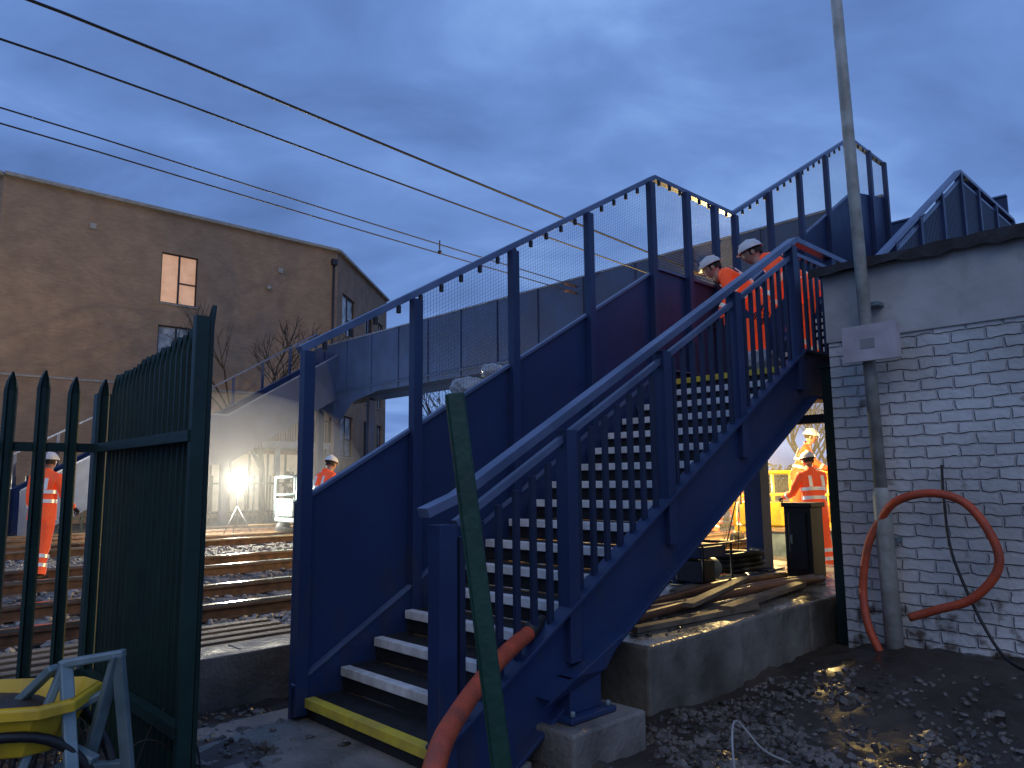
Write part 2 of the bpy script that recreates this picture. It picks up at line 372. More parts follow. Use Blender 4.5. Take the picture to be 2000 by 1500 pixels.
while p<PA:
    b.box(p-.0007,p+.0007,QL+.012,QL+.0134,solz(p),topz(p)-.02,'wirem'); p+=.03
for k in range(1,32):
    t=k/32.; pts=[(3.3,0)]+[(x,0) for x in (P1,P2,P3,PA)]
    for (a,_),(c,_) in zip(pts[:-1],pts[1:]):
        za=solz(a)+(topz(a)-solz(a))*t; zc=solz(c)+(topz(c)-solz(c))*t
        b.beam((a,QL+.0148,za),(c,QL+.0148,zc),.0014,.0014,'wirem')
b.obj('wire_mesh',parent=fb,org=org)
b=MB()
b.box(3.14,3.40,QR-.16,QR+.04,.235,.42,'navy'); 
b.prism([(3.10,.42),(3.44,.42),(3.62,.60),(2.98,.34)],QR-.165,QR+.045,'navy')
b.box(3.08,3.46,QR-.22,QR+.10,.205,.234,'navy')
for pp in (3.12,3.42):
    for qq in (QR-.19,QR+.07): b.tube([(pp,qq,.235),(pp,qq,.265)],.016,'galv',6)
for pp,qq,zb,zt in [(8.25,4.42,.45,ZL-.3),(6.7,4.42,.45,ZL-.3),(8.25,3.05,.1,ZL-.3),(12.1,3.05,0,ZT-.3),(12.1,4.42,0,ZT-.3),(PA+.1,4.45,0,ZT-.3),(PB-.1,4.45,0,ZT-.3),(PA+.1,23.2,0,ZT-.3),(PB-.1,23.2,0,ZT-.3),(PA+.1,24.3,0,ZT-.3),(9.6,23.1,0,2.2),(8.1,23.1,0,2.2)]:
    b.box(pp-.11,pp+.11,qq-.11,qq+.11,zb+.02,zt,'navy'); b.box(pp-.2,pp+.2,qq-.2,qq+.2,zb,zb+.019,'navy')
b.beam((8.25,3.2,ZL-.36),(8.25,4.3,ZL-.36),.12,.1,'navy')
b.box(P1+.1,P2,QR,QL,ZL-.2,ZL-.08,'navy')
b.obj('columns',parent=fb,org=org,bevel=.006)
b=MB(); qa,qb=4.5,24.6; zt=ZT+1.62; zb=ZT-.32
b.prismx([(qa,zt),(qb,zt),(qb,zb-.0),(qb-1.6,zb-.9),(qb-1.75,zb-.9),(qb-2.6,zb-.25),(qb-4.2,zb),(qa,zb)],PA,PA+.05,'navy')
b.prismx([(3.0,zt),(qb,zt),(qb,zb),(3.0,zb)],PB,PB+.05,'navy')
b.box(PA+.05,PB,qa,qb,ZT-.12,ZT-.02,'navy')
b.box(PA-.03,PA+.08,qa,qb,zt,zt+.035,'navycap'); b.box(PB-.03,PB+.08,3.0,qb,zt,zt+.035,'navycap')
b.box(PA-.05,PA-.001,qa,qb,ZT-.15,ZT-.1,'navy')
q=qa+.8
while q<qb:
    b.box(PA-.04,PA-.001,q-.025,q+.025,zb+.01,zt-.01,'navy'); q+=1.55
b.obj('main_span',parent=fb,org=org,bevel=.004)
b=MB()
def zff(p):
    return np.interp(p,[4.2,8.1,9.6,13.5],[.17,2.45,2.45,ZT])
for q in (23.0,24.55):
    ps=[13.5,9.6,8.1,4.2]
    b.prism([(x,zff(x)+1.2) for x in ps]+[(x,max(0,zff(x)-.35)) for x in ps[::-1]],q,q+.05,'navy')
    poly_beam(b,[(x,zff(x)+1.22) for x in ps],q+.02,.07,.04,'navycap')
    if q>24:
        poly_beam(b,[(x,zff(x)+2.2) for x in ps],q+.02,.07,.05,'navycap')
        for x in np.arange(4.3,13.5,1.02): b.box(x-.04,x+.04,q,q+.07,zff(x),zff(x)+2.2,'navy')
for i in range(32):
    x=4.3+i*.285; z=zff(x); b.box(x,x+.28,23.06,24.5,z-.04,z,'tread')
b.obj('far_stairs',parent=fb,org=org)
# concrete
b=MB(); b.box(2.98,3.60,QR-.32,QR+.25,-.05,.20,'conc'); b.obj('concrete_pad',org=(3.25,QR,0),bevel=.015)
b=MB(); b.box(1.7,2.9,QR-.1,QL+.25,-.05,.045,'conc'); b.obj('concrete_base',org=(2.3,3.7,0),bevel=.015)
b=MB(); b.box(3.98,5.15,2.93,5.6,-.05,.45,'wetconc'); b.box(5.155,6.33,2.955,5.6,-.05,.448,'wetconc')
b.box(6.335,9.3,2.96,5.6,-.05,.446,'wetconc'); b.obj('concrete_foundation',org=(5,4,0),bevel=.02)
b=MB()
for i,(q0,q1,z) in enumerate([(3.45,3.55,.49),(3.60,3.45,.49),(3.75,3.85,.49)]):
    b.tube(smooth_path([(4.5+.2*i,q0,z),(5.5,(q0+q1)/2+.02,z),(6.5,q1,z+.02),(7.6,q1-.05,z)]),.036,'pipe',10)
b.obj('pipes',org=(6,3.5,.45))
b=MB(); b.beam((4.25,3.25,.475),(5.7,3.12,.475),.08,.04,'plank'); b.beam((5.9,4.0,.475),(7.4,4.2,.475),.15,.045,'plank'); b.beam((4.3,3.9,.62),(4.3,4.3,.58),.03,.26,'white')
b.beam((4.9,4.6,.48),(6.2,4.9,.48),.12,.05,'plank'); b.beam((5.3,3.15,.50),(7.0,3.35,.50),.11,.04,'plank'); b.beam((5.0,3.3,.545),(6.6,3.7,.56),.09,.035,'plank')
b.obj('timber_offcuts',org=(5,3.8,.45),bevel=.004)
pos=[(random.gauss(4.45,.3),random.gauss(3.6,.4),.445) for i in range(160)]
pos=[a for a in pos if a[0]>4.05 and a[1]>3.0]
stones('stone_debris',pos,.024,'stone2',(4.3,3.7,.45))
b=MB(); pts=[]
for i in range(60):
    a=i*.42; pts.append((7.6+.38*math.cos(a)+.05*math.sin(i),4.45+.3*math.sin(a)+.04*math.cos(i*1.7),.49+.0035*i))
b.tube(smooth_path(pts,3),.032,'black',8); b.obj('hose_coil',org=(7.6,4.4,.45))
def tubebox(b,x0,x1,y0,y1,z0,z1,r,m):
    for y in (y0,y1):
        b.tube([(x0,y,z0),(x0,y,z1),(x1,y,z1),(x1,y,z0),(x0,y,z0)],r,m,8)
    for x in (x0,x1):
        for z in (z0,z1): b.tube([(x,y0,z),(x,y1,z)],r,m,8)
GP=PQ(6.55,4.15,.45)
g=empty('portable_generator',GP)
b=MB(); tubebox(b,-.26,.26,-.19,.19,.03,.42,.014,'black'); b.obj('frame',GP,ANG,g)
b=MB(); b.box(-.22,.02,-.15,.15,.06,.26,'dark'); b.box(-.24,.22,-.16,.16,.29,.40,'navy'); b.tube([(.03,0,.16),(.22,0,.16)],.11,'galv',16); b.tube([(.24,0,.05),(.24,.17,.05)],.05,'black')
b.obj('engine_and_tank',GP,ANG,g,bevel=.012)
b=MB(); b.box(-.15,.15,-.15,.15,0,.74,'black'); b.box(-.17,.17,-.17,.17,.741,.79,'dark'); b.box(-.165,-.151,-.1,.1,.08,.68,'dark'); b.box(-.18,-.166,.05,.075,.35,.45,'galv')
b.obj('equipment_cabinet',PQ(8.0,3.75,.448),ANG,bevel=.01)
# ------------------------------------------------------------ outbuilding
OB=PQ(6.38,2.67,0); ob=empty('white_brick_outbuilding',OB); OA=math.atan2(-Wv.y,-Wv.x)
b=MB(); b.box(0,6,0,.22,0,3.27,'wbrick'); b.obj('front_wall',OB,OA,ob)
b=MB(); b.box(-.012,6,-.018,-.001,2.66,3.27,'render'); b.obj('render_band',OB,OA,ob,bevel=.006)
o=MB(); o.box(.225,5,-.2,-.002,0,3.265,'wbrick'); o.obj('side_wall',OB,ANG,ob)
b=MB(); n=60
pts=[(-.1+6.2*i/n, -.10+random.uniform(-.03,.02), 3.24+random.uniform(-.035,.02)) for i in range(n+1)]
top=[(x,-.08,3.33+random.uniform(-.008,.008)) for x,_,_ in pts]; bk=[(x,5.,3.38) for x,_,_ in pts]
V=pts+top+bk; F=[]
for i in range(n):
    F+=[(i,i+1,n+2+i,n+1+i),(n+1+i,n+2+i,2*n+3+i,2*n+2+i)]
b.add(V,F,'felt'); b.box(-.06,6.1,-.02,4.9,3.271,3.30,'felt'); b.obj('felt_roof',OB,OA,ob)
b=MB(); c=PQ(7.9,2.0,3.36)
b.beam((-.33,0,0),(0,0,.40),.1,.07,'white'); b.beam((0,0,.40),(.33,0,0),.1,.07,'white')
b.add([(-.3,0.02,0),(.3,0.02,0),(0,0.02,.38)],[(0,1,2)],'render')
b.add([(-.33,0,.03),(0,0,.43),(0,1.6,.43),(-.33,1.6,.03)],[(0,1,2,3)],'felt'); b.add([(.33,0,.03),(0,0,.43),(0,1.6,.43),(.33,1.6,.03)],[(0,3,2,1)],'felt')
b.obj('roof_gable',c,OA,ob)
b=MB(); b.box(-.06,.06,-.05,.05,0,2.5,'green'); b.box(-.08,.08,-.07,.07,2.5,2.53,'green')
for i in range(6):
    b.box(-.02,.02,.1+.15*i,.165+.15*i,0.1,2.1,'green')
b.box(-.01,.03,0.051,1,.4,.46,'green'); b.box(-.01,.03,0.051,1,1.7,1.76,'green')
b.obj('palisade_panel',PQ(6.75,2.83,0),ANG-1.5708)
# utility pole
up_=PQ(6.2,2.26,0); e=empty('utility_pole',up_)
b=MB(); b.tube([(0.02,0,0),(0,0,1.35),(0,0,1.42)],[.068,.064,.05],'pole',20); b.tube([(0,0,1.4),(-.05,0,4.5),(-.11,0,8.5)],[.05,.047,.044],'pole',20); b.obj('shaft',up_,OA,e)
b=MB(); b.box(-.15,.25,-.14,-.052,2.43,2.70,'box'); b.box(-.16,.26,-.153,-.141,2.42,2.71,'box'); b.box(-.02,.09,-.157,-.154,2.52,2.60,'coping'); b.box(-.10,.16,-.05,-.035,2.46,2.49,'galv'); b.obj('junction_box',up_,OA,e,bevel=.008)
for z in (1.0,2.9):
    b=MB(); b.box(-.075,.075,.045,.17,z,z+.03,'galv'); b.obj('bracket',up_,OA,e)
b=MB(); hp_=[(2.27,.16),(2.35,.375),(2.39,.64),(2.33,.957),(2.225,1.16),(2.065,1.32),(1.816,1.38),(1.592,1.30),(1.444,1.05),(1.44,.844),(1.613,.635),(1.847,.534),(2.04,.456)]
b.tube(smooth_path([(6.11+ (.06 if q>2.2 and .5<z<1.3 else 0),q+.05,z) for q,z in hp_]),.031,'hose',12); b.obj('orange_hose',org=(6.2,2,.5))
b=MB(); b.tube(smooth_path([(6.3,1.84,1.59),(6.28,1.84,1.32),(6.22,1.787,.886),(6.1,1.52,.30),(5.9,1.2,.2)]),.011,'black',8); b.obj('black_cable',org=(6.2,1.8,.5))
b=MB(); b.tube(smooth_path([(3.1,1.75,.0),(3.35,1.98,.08),(3.65,2.15,.24),(3.75,2.05,.10),(3.85,1.95,.03)]),.006,'render',8); b.obj('grey_cable',org=(3.6,2,0))
b=MB(); fh=[(.135,4.2,.68),(.03,3.95,.65),(-.075,3.6,.625),(-.19,3.15,.575),(-.243,2.75,.545),(-.27,2.45,.38),(-.3,2.25,.06)]
b.tube(smooth_path(fh),.042,'hose',14); b.tube([(.12,4.17,.678),(.17,4.27,.70),(.21,4.36,.715)],[.048,.044,.03],'black',12); b.obj('orange_hose')
b=MB(); b.beam((.08,2.38,-.1),(-.157,2.42,1.79),.056,.05,'greenl'); b.beam((.05,2.40,-.1),(-.187,2.44,1.785),.012,.075,'greenl'); b.obj('leaning_fence_post',bevel=.006)
# ------------------------------------------------------------ palisade fences
def pale(b,x,y,z0,z1,ax,w=.068,dp=.022):
    prof=[(-w/2,0),(-w/2+.012,-dp),(-.01,-dp*.3),(.01,-dp*.3),(w/2-.012,-dp),(w/2,0)]
    rows=[(z0,1,0),(z1-.10,1,0),(z1-.05,.75,-.006),(z1,.12,-.012)]
    vs=[]
    for z,s,o in rows:
        for px,py in prof:
            X,Y=px*s,py+o
            if ax=='x': vs.append((x+X,y+Y,z))
            else: vs.append((x-Y,y+X,z))
    n=len(prof);fs=[]
    for r in range(3):
        for k in range(n-1): fs.append((r*n+k,r*n+k+1,(r+1)*n+k+1,(r+1)*n+k))
    b.add(vs,fs,'green')
b=MB(); p=-4.0
while p<1.27:
    pale(b,p,4.84+random.uniform(-.003,.003),.12,2.14+random.uniform(-.012,.012),'x'); p+=.155
for z in (.45,1.72): b.box(-4,1.24,4.845,4.895,z-.025,z+.025,'green')
for pp in (-3.4,-.7,1.3): b.box(pp-.05,pp+.05,4.9,4.97,0,2.05,'green')
o=b.obj('palisade_fence',org=(-1,4.84,0)); sm=o.modifiers.new('s','SOLIDIFY'); sm.thickness=.003
b=MB(); q=4.76
while q>3.52:
    pale(b,1.30,q,.08,2.14+.09*(4.8-q)+random.uniform(-.01,.01),'y',dp=.034); q-=.075
for z in (.45,1.72): b.box(1.24,1.29,3.40,4.8,z-.025,z+.025,'green')
b.box(1.25,1.31,3.38,3.42,0,2.27,'green'); pale(b,1.315,3.40,.05,2.33,'y',w=.045)
b.obj('palisade_fence',org=(1.3,4,0)).modifiers.new('s','SOLIDIFY').thickness=.003
# ------------------------------------------------------------ barrow and trestle
BL=(-1.95,2.85,.04)
e=empty('wheelbarrow',BL)
b=MB()
tray=[(-.5,-.24),(.30,-.20),(.38,-.12),(.38,.12),(.30,.20),(-.5,.24)]
vs=[(x,y,.70) for x,y in tray]+[(x*.8,y*.7,.52) for x,y in tray]+[(x*1.05,y*1.07,.70) for x,y in tray]+[(x*1.05,y*1.07,.665) for x,y in tray]
fs=[tuple(range(6,12))]
for i in range(6):
    j=(i+1)%6; fs+=[(i,j,j+6,i+6),(i,j,j+12,i+12),(i+12,j+12,j+18,i+18)]
b.add(vs,fs,'ybody'); b.ell((-.08,0,.665),.34,.16,.03,'mud',24,8)
b.obj('tray',BL,.15,e,bevel=.012)
b=MB()
for sd in (-1,1): b.tube(smooth_path([(-.75,sd*.3,.64),(0,sd*.26,.62),(.36,sd*.14,.56),(.55,sd*.03,.22)]),.018,'black'); b.tube([(-.1,sd*.24,.60),(-.2,sd*.24,-.04)],.015,'black')
ring=[(.55+.15*math.cos(a),0,.12+.15*math.sin(a)) for a in np.linspace(0,2*math.pi,20)]; b.tube(ring,.04,'black'); b.tube([(.55,-.08,.12),(.55,.08,.12)],.025,'galv')
b.obj('frame_and_wheel',BL,.15,e)
b=MB()
def tp_(a,c): b.beam(a,c,.045,.028,'galv')
tp_((-.12,0,.86),(-.34,-.16,.02));tp_((-.12,0,.86),(.10,-.20,.02));tp_((.06,.02,.88),(.09,.2,.02));tp_((.06,.02,.88),(-.22,.2,.02))
tp_((-.14,0,.85),(.08,.03,.88));tp_((-.22,-.1,.35),(.03,-.14,.38));tp_((-.2,.12,.45),(.05,.14,.45));tp_((-.24,-.1,.3),(-.18,.16,.3)); tp_((-.36,.05,.66),(.02,-.02,.52)); tp_((-.36,.05,.66),(-.16,.0,.84)); tp_((-.30,-.06,.6),(-.02,.1,.72))
b.obj('folding_trestle',(-1.50,2.85,0),bevel=.006)
b=MB()
for i in range(16):
    a=random.uniform(0,6.28); x=-2.4+random.uniform(-.3,.8);y=3.3+random.uniform(-.3,.6)
    b.tube(smooth_path([(x,y,.02),(x+.2*math.cos(a),y+.1,.3+random.uniform(0,.3)),(x+.4*math.cos(a),y+.2,.3),(x+.5*math.cos(a),y+.15,.03)]),.005,'bark',6)
b.obj('bramble_stems')
# ------------------------------------------------------------ apartments
def wall(name,L,H,holes,loc,ang,m,parent,rev=.14):
    b=MB(); xs=sorted({0,L}|{h[0] for h in holes}|{h[1] for h in holes}); zs=sorted({0,H}|{h[2] for h in holes}|{h[3] for h in holes})
    for i in range(len(xs)-1):
        for j in range(len(zs)-1):
            cx=(xs[i]+xs[i+1])/2; cz=(zs[j]+zs[j+1])/2
            if any(h[0]<cx<h[1] and h[2]<cz<h[3] for h in holes): continue
            b.add([(xs[i],0,zs[j]),(xs[i+1],0,zs[j]),(xs[i+1],0,zs[j+1]),(xs[i],0,zs[j+1])],[(0,1,2,3)],m)
    for x0,x1,z0,z1,g in holes:
        b.add([(x0,0,z0),(x1,0,z0),(x1,0,z1),(x0,0,z1),(x0,rev,z0),(x1,rev,z0),(x1,rev,z1),(x0,rev,z1)],[(0,1,5,4),(1,2,6,5),(2,3,7,6),(3,0,4,7)],m)
    b.obj(name,loc,ang,parent)
    b=MB()
    for x0,x1,z0,z1,g in holes:
        f=.06; y0,y1=rev-.05,rev-.005
        b.box(x0,x0+f,y0,y1,z0,z1,'frame');b.box(x1-f,x1,y0,y1,z0,z1,'frame');b.box(x0+f,x1-f,y0,y1,z0,z0+f,'frame');b.box(x0+f,x1-f,y0,y1,z1-f,z1,'frame')
        xm=x0+(x1-x0)*.5; b.box(xm-.04,xm+.04,y0,y1,z0+f,z1-f,'frame')
        b.box(xm+.04,x1-f,y0+.003,y1-.003,z0+(z1-z0)*.42,z0+(z1-z0)*.42+.07,'frame')
        b.add([(x0,rev,z0),(x1,rev,z0),(x1,rev,z1),(x0,rev,z1)],[(0,1,2,3)],g)
        b.box(x0-.05,x1+.05,-.05,.02,z0-.06,z0-.001,'coping')
    if holes: b.obj(name+'_windows',loc,ang,parent)
A0=Vector((-19.5,27.9,0));A1=Vector((-8.7,38.0,0)); A2=A1+Vector((.083,1,0)).normalized()*10.8; An=A0+Vector((-1,.3,0))*16
ap=empty('apartment_building',A0)
a1=(A1-A0); L1=a1.length; an1=math.atan2(a1.y,a1.x)
HB=13.65
wall('side_wall',L1,HB,[(6.0,7.6,9.5,11.8,'curtain'),(6.0,7.6,6.2,8.5,'room'),(6.0,7.6,2.9,5.2,'glass')],A0,an1,'brown',ap)
a2=A2-A1; hs=[]
for k,z in enumerate((2.9,6.2,9.5)):
    hs+=[(1.0,3.3,z,z+2.2,'room' if k!=1 else 'glass'),(5.6,7.2,z,z+2.2,'glass'),(8.6,9.8,z,z+2.2,'room')]
wall('end_wall',a2.length,HB,hs,A1,math.atan2(a2.y,a2.x),'brown2',ap)
a0=A0-An
wall('front_wall',a0.length,HB,[(2,4,9.5,11.8,'glass'),(8,10,6.2,8.5,'glass')],An,math.atan2(a0.y,a0.x),'brown',ap)
b=MB(); top=[An,A0,A1,A2,A2+Vector((-14,2,0)),An+Vector((0,20,0))]
b.add([(v.x,v.y,HB-.02) for v in top],[(0,1,2,3,4,5)],'felt')
for a,c in zip(top,top[1:]+top[:1]): b.beam((a.x,a.y,HB+.03),(c.x,c.y,HB+.03),.4,.14,'coping')
b.add([(v.x,v.y,0) for v in (A2,top[4],top[5],An)]+[(v.x,v.y,HB) for v in (A2,top[4],top[5],An)],[(0,1,5,4),(1,2,6,5),(2,3,7,6)],'brown2')
b.obj('roof',parent=ap)
b=MB(); b.tube([(L1-.25,-.08,0),(L1-.25,-.08,HB-.8)],.06,'dark',8); b.box(L1-.4,L1-.1,-.2,-.01,HB-.8,HB-.5,'dark')
for x,z in ((3.2,12.3),(11.6,12.0)): b.box(x-.12,x+.12,-.06,-.001,z-.12,z+.12,'coping')
b.ell((11.0,-.1,11.0),.12,.12,.12,'coping')
b.box(0,L1,-.03,-.001,5.75,5.83,'coping')
b.obj('drainpipe_and_vents',A0,an1,ap)
b=MB(); 
b.box(0,5.5,-2.3,-.02,3.1,3.4,'cladg'); b.box(.2,.4,-2.2,-2.0,0,3.1,'cladg'); b.box(2.6,2.8,-2.2,-2.0,0,3.1,'cladg'); b.box(5.1,5.3,-2.2,-2.0,0,3.1,'cladg')
b.box(.5,5.0,-.12,-.03,.3,2.9,'shop')
for x in np.arange(.5,5.1,.9): b.box(x-.04,x+.04,-.18,-.121,.3,2.9,'frame')
for x in np.arange(0,5.6,.12): b.box(x-.012,x+.012,-2.28,-2.25,3.4,4.4,'frame')
b.box(0,5.6,-2.3,-2.23,4.4,4.45,'frame')
b.obj('entrance_canopy',A0+D*8.0,an1,ap)
def house(name,loc,ang,L,Wd,H,rf):
    e=empty(name,loc)
    b=MB(); b.box(0,L,0,Wd,0,H,'brown2'); b.obj('walls',loc,ang,e)
    b=MB(); b.prismx([(-.3,H),(Wd+.3,H),(Wd/2,H+rf)],-.3,L+.3,'felt'); b.obj('roof',loc,ang,e)
    b=MB()
    for x in np.arange(1,L-1,2.6):
        for z in (1,3.7):
            b.box(x,x+1.1,-.04,-.003,z,z+1.4,'frame'); b.box(x+.08,x+1.02,-.06,-.041,z+.08,z+1.32,random.choice(['glass','glass','room','curtain']))
    b.obj('windows',loc,ang,e)
house('terraced_house',Vector((-2,58,0)),.5,24,8,5.4,2.4)
# ------------------------------------------------------------ trees
def tree(name,loc,h,seed,spread=.5,lv=5,r0=.14):
    rnd=random.Random(seed); b=MB()
    def br(p,d,l,r,n):
        pts=[p];q=p.copy();dd=d.copy()
        for i in range(3):
            dd=(dd+Vector((rnd.uniform(-.12,.12),rnd.uniform(-.12,.12),rnd.uniform(-.02,.08)))).normalized(); q=q+dd*l/3; pts.append(q.copy())
        b.tube(pts,[r,r*.88,r*.76,r*.62],'bark',5 if n<3 else 8,cap=False)
        if n==0: return
        for k in range(3 if n>1 else 4):
            a=rnd.uniform(0,6.28)
            nd=(dd+Vector((math.cos(a),math.sin(a),rnd.uniform(-.1,.5)))*spread*rnd.uniform(.7,1.3)).normalized()
            br(pts[-1] if k<2 else pts[2],nd,l*rnd.uniform(.6,.82),r*.58,n-1)
    br(Vector((0,0,0)),Vector((0,0,1)),h*.3,r0,lv)
    return b.obj(name,loc)
tree('bare_tree',(-9.8,30.5,0),10.5,3,.55,5,.15)
tree('bare_tree',(-3.4,40,0),8.5,5,.6,5,.16)
tree('bare_tree',(-1.5,44,0),8,8,.6,5,.16)
tree('bare_tree',(15.5,38,0),8,9,.6,5,.15)
tree('bare_tree',(14,34,0),7,12,.6,5,.15)
tree('bare_tree',(18,42,0),8,15,.6,5,.15)
b=MB(); rnd=random.Random(4)
for k in range(8000):
    t=rnd.random(); p=14+50*t
    hh=(1.2 if p<22 else 1.9)+1.2*(noise.noise((p*.25,0,0))+.3)+.8*noise.noise((p*1.1,3,0))
    q=27+rnd.uniform(-1,1.2); z=rnd.random()**.8*max(.6,hh)
    c=Vector((p,q,z)); s=.10+rnd.random()*.14
    a=Vector((rnd.gauss(0,1),rnd.gauss(0,1),rnd.gauss(0,1))).normalized()*s; d=a.cross(Vector((rnd.gauss(0,1),rnd.gauss(0,1),rnd.gauss(0,1)))).normalized()*s*.7
    b.add([c-a,c+d,c+a,c-d],[(0,1,2,3)],'leaf')
b.obj('hedge',org=(30,27,0))
b=MB()
for p in np.arange(-12,40,.3): b.box(p-.03,p+.03,25.5,25.53,.1,1.8,'green')
for z in (.5,1.5): b.box(-12,40,25.54,25.58,z,z+.05,'green')
b.obj('lineside_fence',org=(0,25.5,0))
# ------------------------------------------------------------ overhead wires
def wire(q,z0,z1,r,pend=13.4,sag=.12):
    b=MB(); pts=[]
    for i in range(41):
        t=i/40; p=-34+(pend+34)*t
        pts.append((p,q,z0+(z1-z0)*max(0,(p-2)/(pend-2))-sag*math.sin(math.pi*min(1,max(0,(p+10)/23)))))
    b.tube(pts,r,'black',6); b.tube([(pend-.5,q,z1),(pend-.1,q,z1)],.035,'rust',8)
    return b
wire(8.1,6.36,5.75,.017).obj('overhead_wire',org=(0,8.1,6))
wire(8.1,5.86,5.35,.012).obj('overhead_wire',org=(0,8.1,5.8))
wire(11.6,6.72,6.2,.012).obj('overhead_wire',org=(0,11.6,6.6))
b=wire(11.6,6.5,6.03,.012); b.tube([(9.1,11.6,6.22),(9.1,11.6,6.42)],.014,'black',6); b.tube([(9.1,11.6,6.14),(9.1,11.6,6.2)],.04,'black',8); b.obj('overhead_wire',org=(0,11.6,6.4))
# ------------------------------------------------------------ workers
def worker(x,y,z,face,lean=0,arms=((10,8,20),(10,8,20)),legs=((4,4),(-4,4)),head=(0,0)):
    e=empty('construction_worker',(x,y,z)); rz=R(-face)
    hipz=0; lg=[]
    for i,(sd) in enumerate((-1,1)):
        a,k=R(legs[i][0]),R(legs[i][1])
        kn=Vector((sd*.115,.44*math.sin(a),-.44*math.cos(a))); an=kn+Vector((sd*.01,.41*math.sin(a-k),-.41*math.cos(a-k)))
        lg.append((Vector((sd*.1,0,-.02)),kn,an)); hipz=max(hipz,-an.z)
    hipz+=.10
    H=Vector((0,0,hipz)); T=Matrix.Translation(H)@Matrix.Rotation(-R(lean),4,'X')
    vs=[];ed=[];ra=[]
    def V(p,r,par=None):
        vs.append(tuple(p)); ra.append(r if isinstance(r,tuple) else (r,r))
        if par is not None: ed.append((par,len(vs)-1))
        return len(vs)-1
    pel=V(H,(.165,.125)); sp=V(T@Vector((0,.0,.22)),(.160,.125),pel); ch=V(T@Vector((0,.0,.42)),(.175,.13),sp)
    nk=V(T@Vector((0,.0,.56)),.075,ch); V(T@Vector((0,.01,.62)),.055,nk)
    wr=[];el=[]
    for i,sd in enumerate((-1,1)):
        sw,ab,eb=[R(t) for t in arms[i]]
        S=Vector((sd*.185,0,.47)); E=S+.29*Vector((sd*math.sin(ab),math.sin(sw)*math.cos(ab),-math.cos(sw)*math.cos(ab)))
        Wr=E+.25*Vector((sd*math.sin(ab)*.4,math.sin(sw+eb),-math.cos(sw+eb))).normalized()
        S,E,Wr=T@S,T@E,T@Wr
        a=V(S,.080,ch);m1=V(S.lerp(E,.5),.068,a);c=V(E,.058,m1);d=V(E.lerp(Wr,.55),.052,c);V(Wr,.043,d)
        wr.append(Wr);el.append(E)
        h,k,an=[H+t for t in lg[i]]
        a=V(h,.115,pel);m1=V(h.lerp(k,.5),.098,a);c=V(k,.078,m1);d=V(k.lerp(an,.4),.076,c);V(an,.068,d)
    me=bpy.data.meshes.new('body'); me.from_pydata(vs,ed,[]); o=bpy.data.objects.new('body',me); COL.objects.link(o)
    o.modifiers.new('skin','SKIN'); sk=me.skin_vertices[0].data
    for i,r in enumerate(ra): sk[i].radius=r; sk[i].use_root=(i==0)
    o.modifiers['skin'].use_smooth_shade=True
    ss=o.modifiers.new('sub','SUBSURF'); ss.levels=2; ss.render_levels=2
    tx=bpy.data.textures.new('folds','CLOUDS'); tx.noise_scale=.09
    dm=o.modifiers.new('cloth_folds','DISPLACE'); dm.texture=tx; dm.strength=.024
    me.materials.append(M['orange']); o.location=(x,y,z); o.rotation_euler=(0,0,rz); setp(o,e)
    b=MB()
    def ring(zc,rx,ry,h,m,fl=0):
        st=len(b.v); n=24; vv=[]
        for k,(dz,e1) in enumerate(((-h/2,1+fl),(h/2,1))):
            for i in range(n):
                a=6.2832*i/n; vv.append((rx*e1*math.cos(a),ry*e1*math.sin(a),zc+dz))
        ff=[(i,(i+1)%n,n+(i+1)%n,n+i) for i in range(n)]
        b.add(vv,ff,m,True)
        for i in range(st,len(b.v)): b.v[i]=tuple(T@Vector(b.v[i]))
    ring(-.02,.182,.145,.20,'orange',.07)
    ring(.14,.178,.145,.05,'band'); ring(.27,.186,.150,.05,'band')
    def cuff(a,c,t,r,h,m):
        q=a.lerp(c,t); d=(c-a).normalized()*h/2; b.tube([q-d,q+d],r,m,14,cap=False)
    for i in range(2):
        cuff(el[i],wr[i],.45,.060,.045,'band')
        k,an=H+lg[i][1],H+lg[i][2]
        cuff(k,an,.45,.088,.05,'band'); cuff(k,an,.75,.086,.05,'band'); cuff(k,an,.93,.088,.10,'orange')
        for yy in (-.135,.135):
            p0=T@Vector(((-1,1)[i]*.10,yy,.30)); p1=T@Vector(((-1,1)[i]*.10,yy*.9,.46)); b.beam(p0,p1,.05,.008,'band')
    b.obj('jacket_trim',(x,y,z),rz,e)
    b=MB()
    for i in range(2):
        an=H+lg[i][2]
        b.tube([an+Vector((0,0,.04)),an+Vector((0,.0,-.03))],[.062,.06],'boot',12)
        def shp(p):
            q=p.copy(); q.z=max(q.z,-.045); return q
        b.ell(an+Vector((0,.06,-.055)),.052,.145,.055,'boot',14,10,fn=shp)
    b.obj('boots',(x,y,z),rz,e)
    b=MB()
    def face_fn(p):
        q=p.copy()
        if q.z<0: f=1+q.z*2.2; q.x*=max(.55,f); 
        if q.y<-.02 and q.z<-.02: q.y*=.85
        return q
    b.ell((0,.015,0),.076,.098,.118,'skin',20,16,fn=face_fn)
    b.add([(0,.14,-.015),(-.017,.105,-.03),(.017,.105,-.03),(0,.108,.02),(0,.112,-.036)],[(0,1,3),(0,3,2),(0,4,1),(0,2,4)],'skin')
    for sd in (-1,1):
        b.ell((sd*.077,.0,-.01),.012,.022,.032,'skin',8,6); b.ell((sd*.03,.100,.008),.011,.008,.008,'helmet',8,6); b.ell((sd*.03,.107,.008),.005,.004,.005,'hair',6,5); b.box(sd*.03-.018,sd*.03+.018,.104,.11,.025,.031,'hair')
    b.box(-.024,.024,.096,.104,-.062,-.054,'pipe')
    b.ell((0,-.005,.012),.081,.100,.112,'hair',16,8,0,.62)
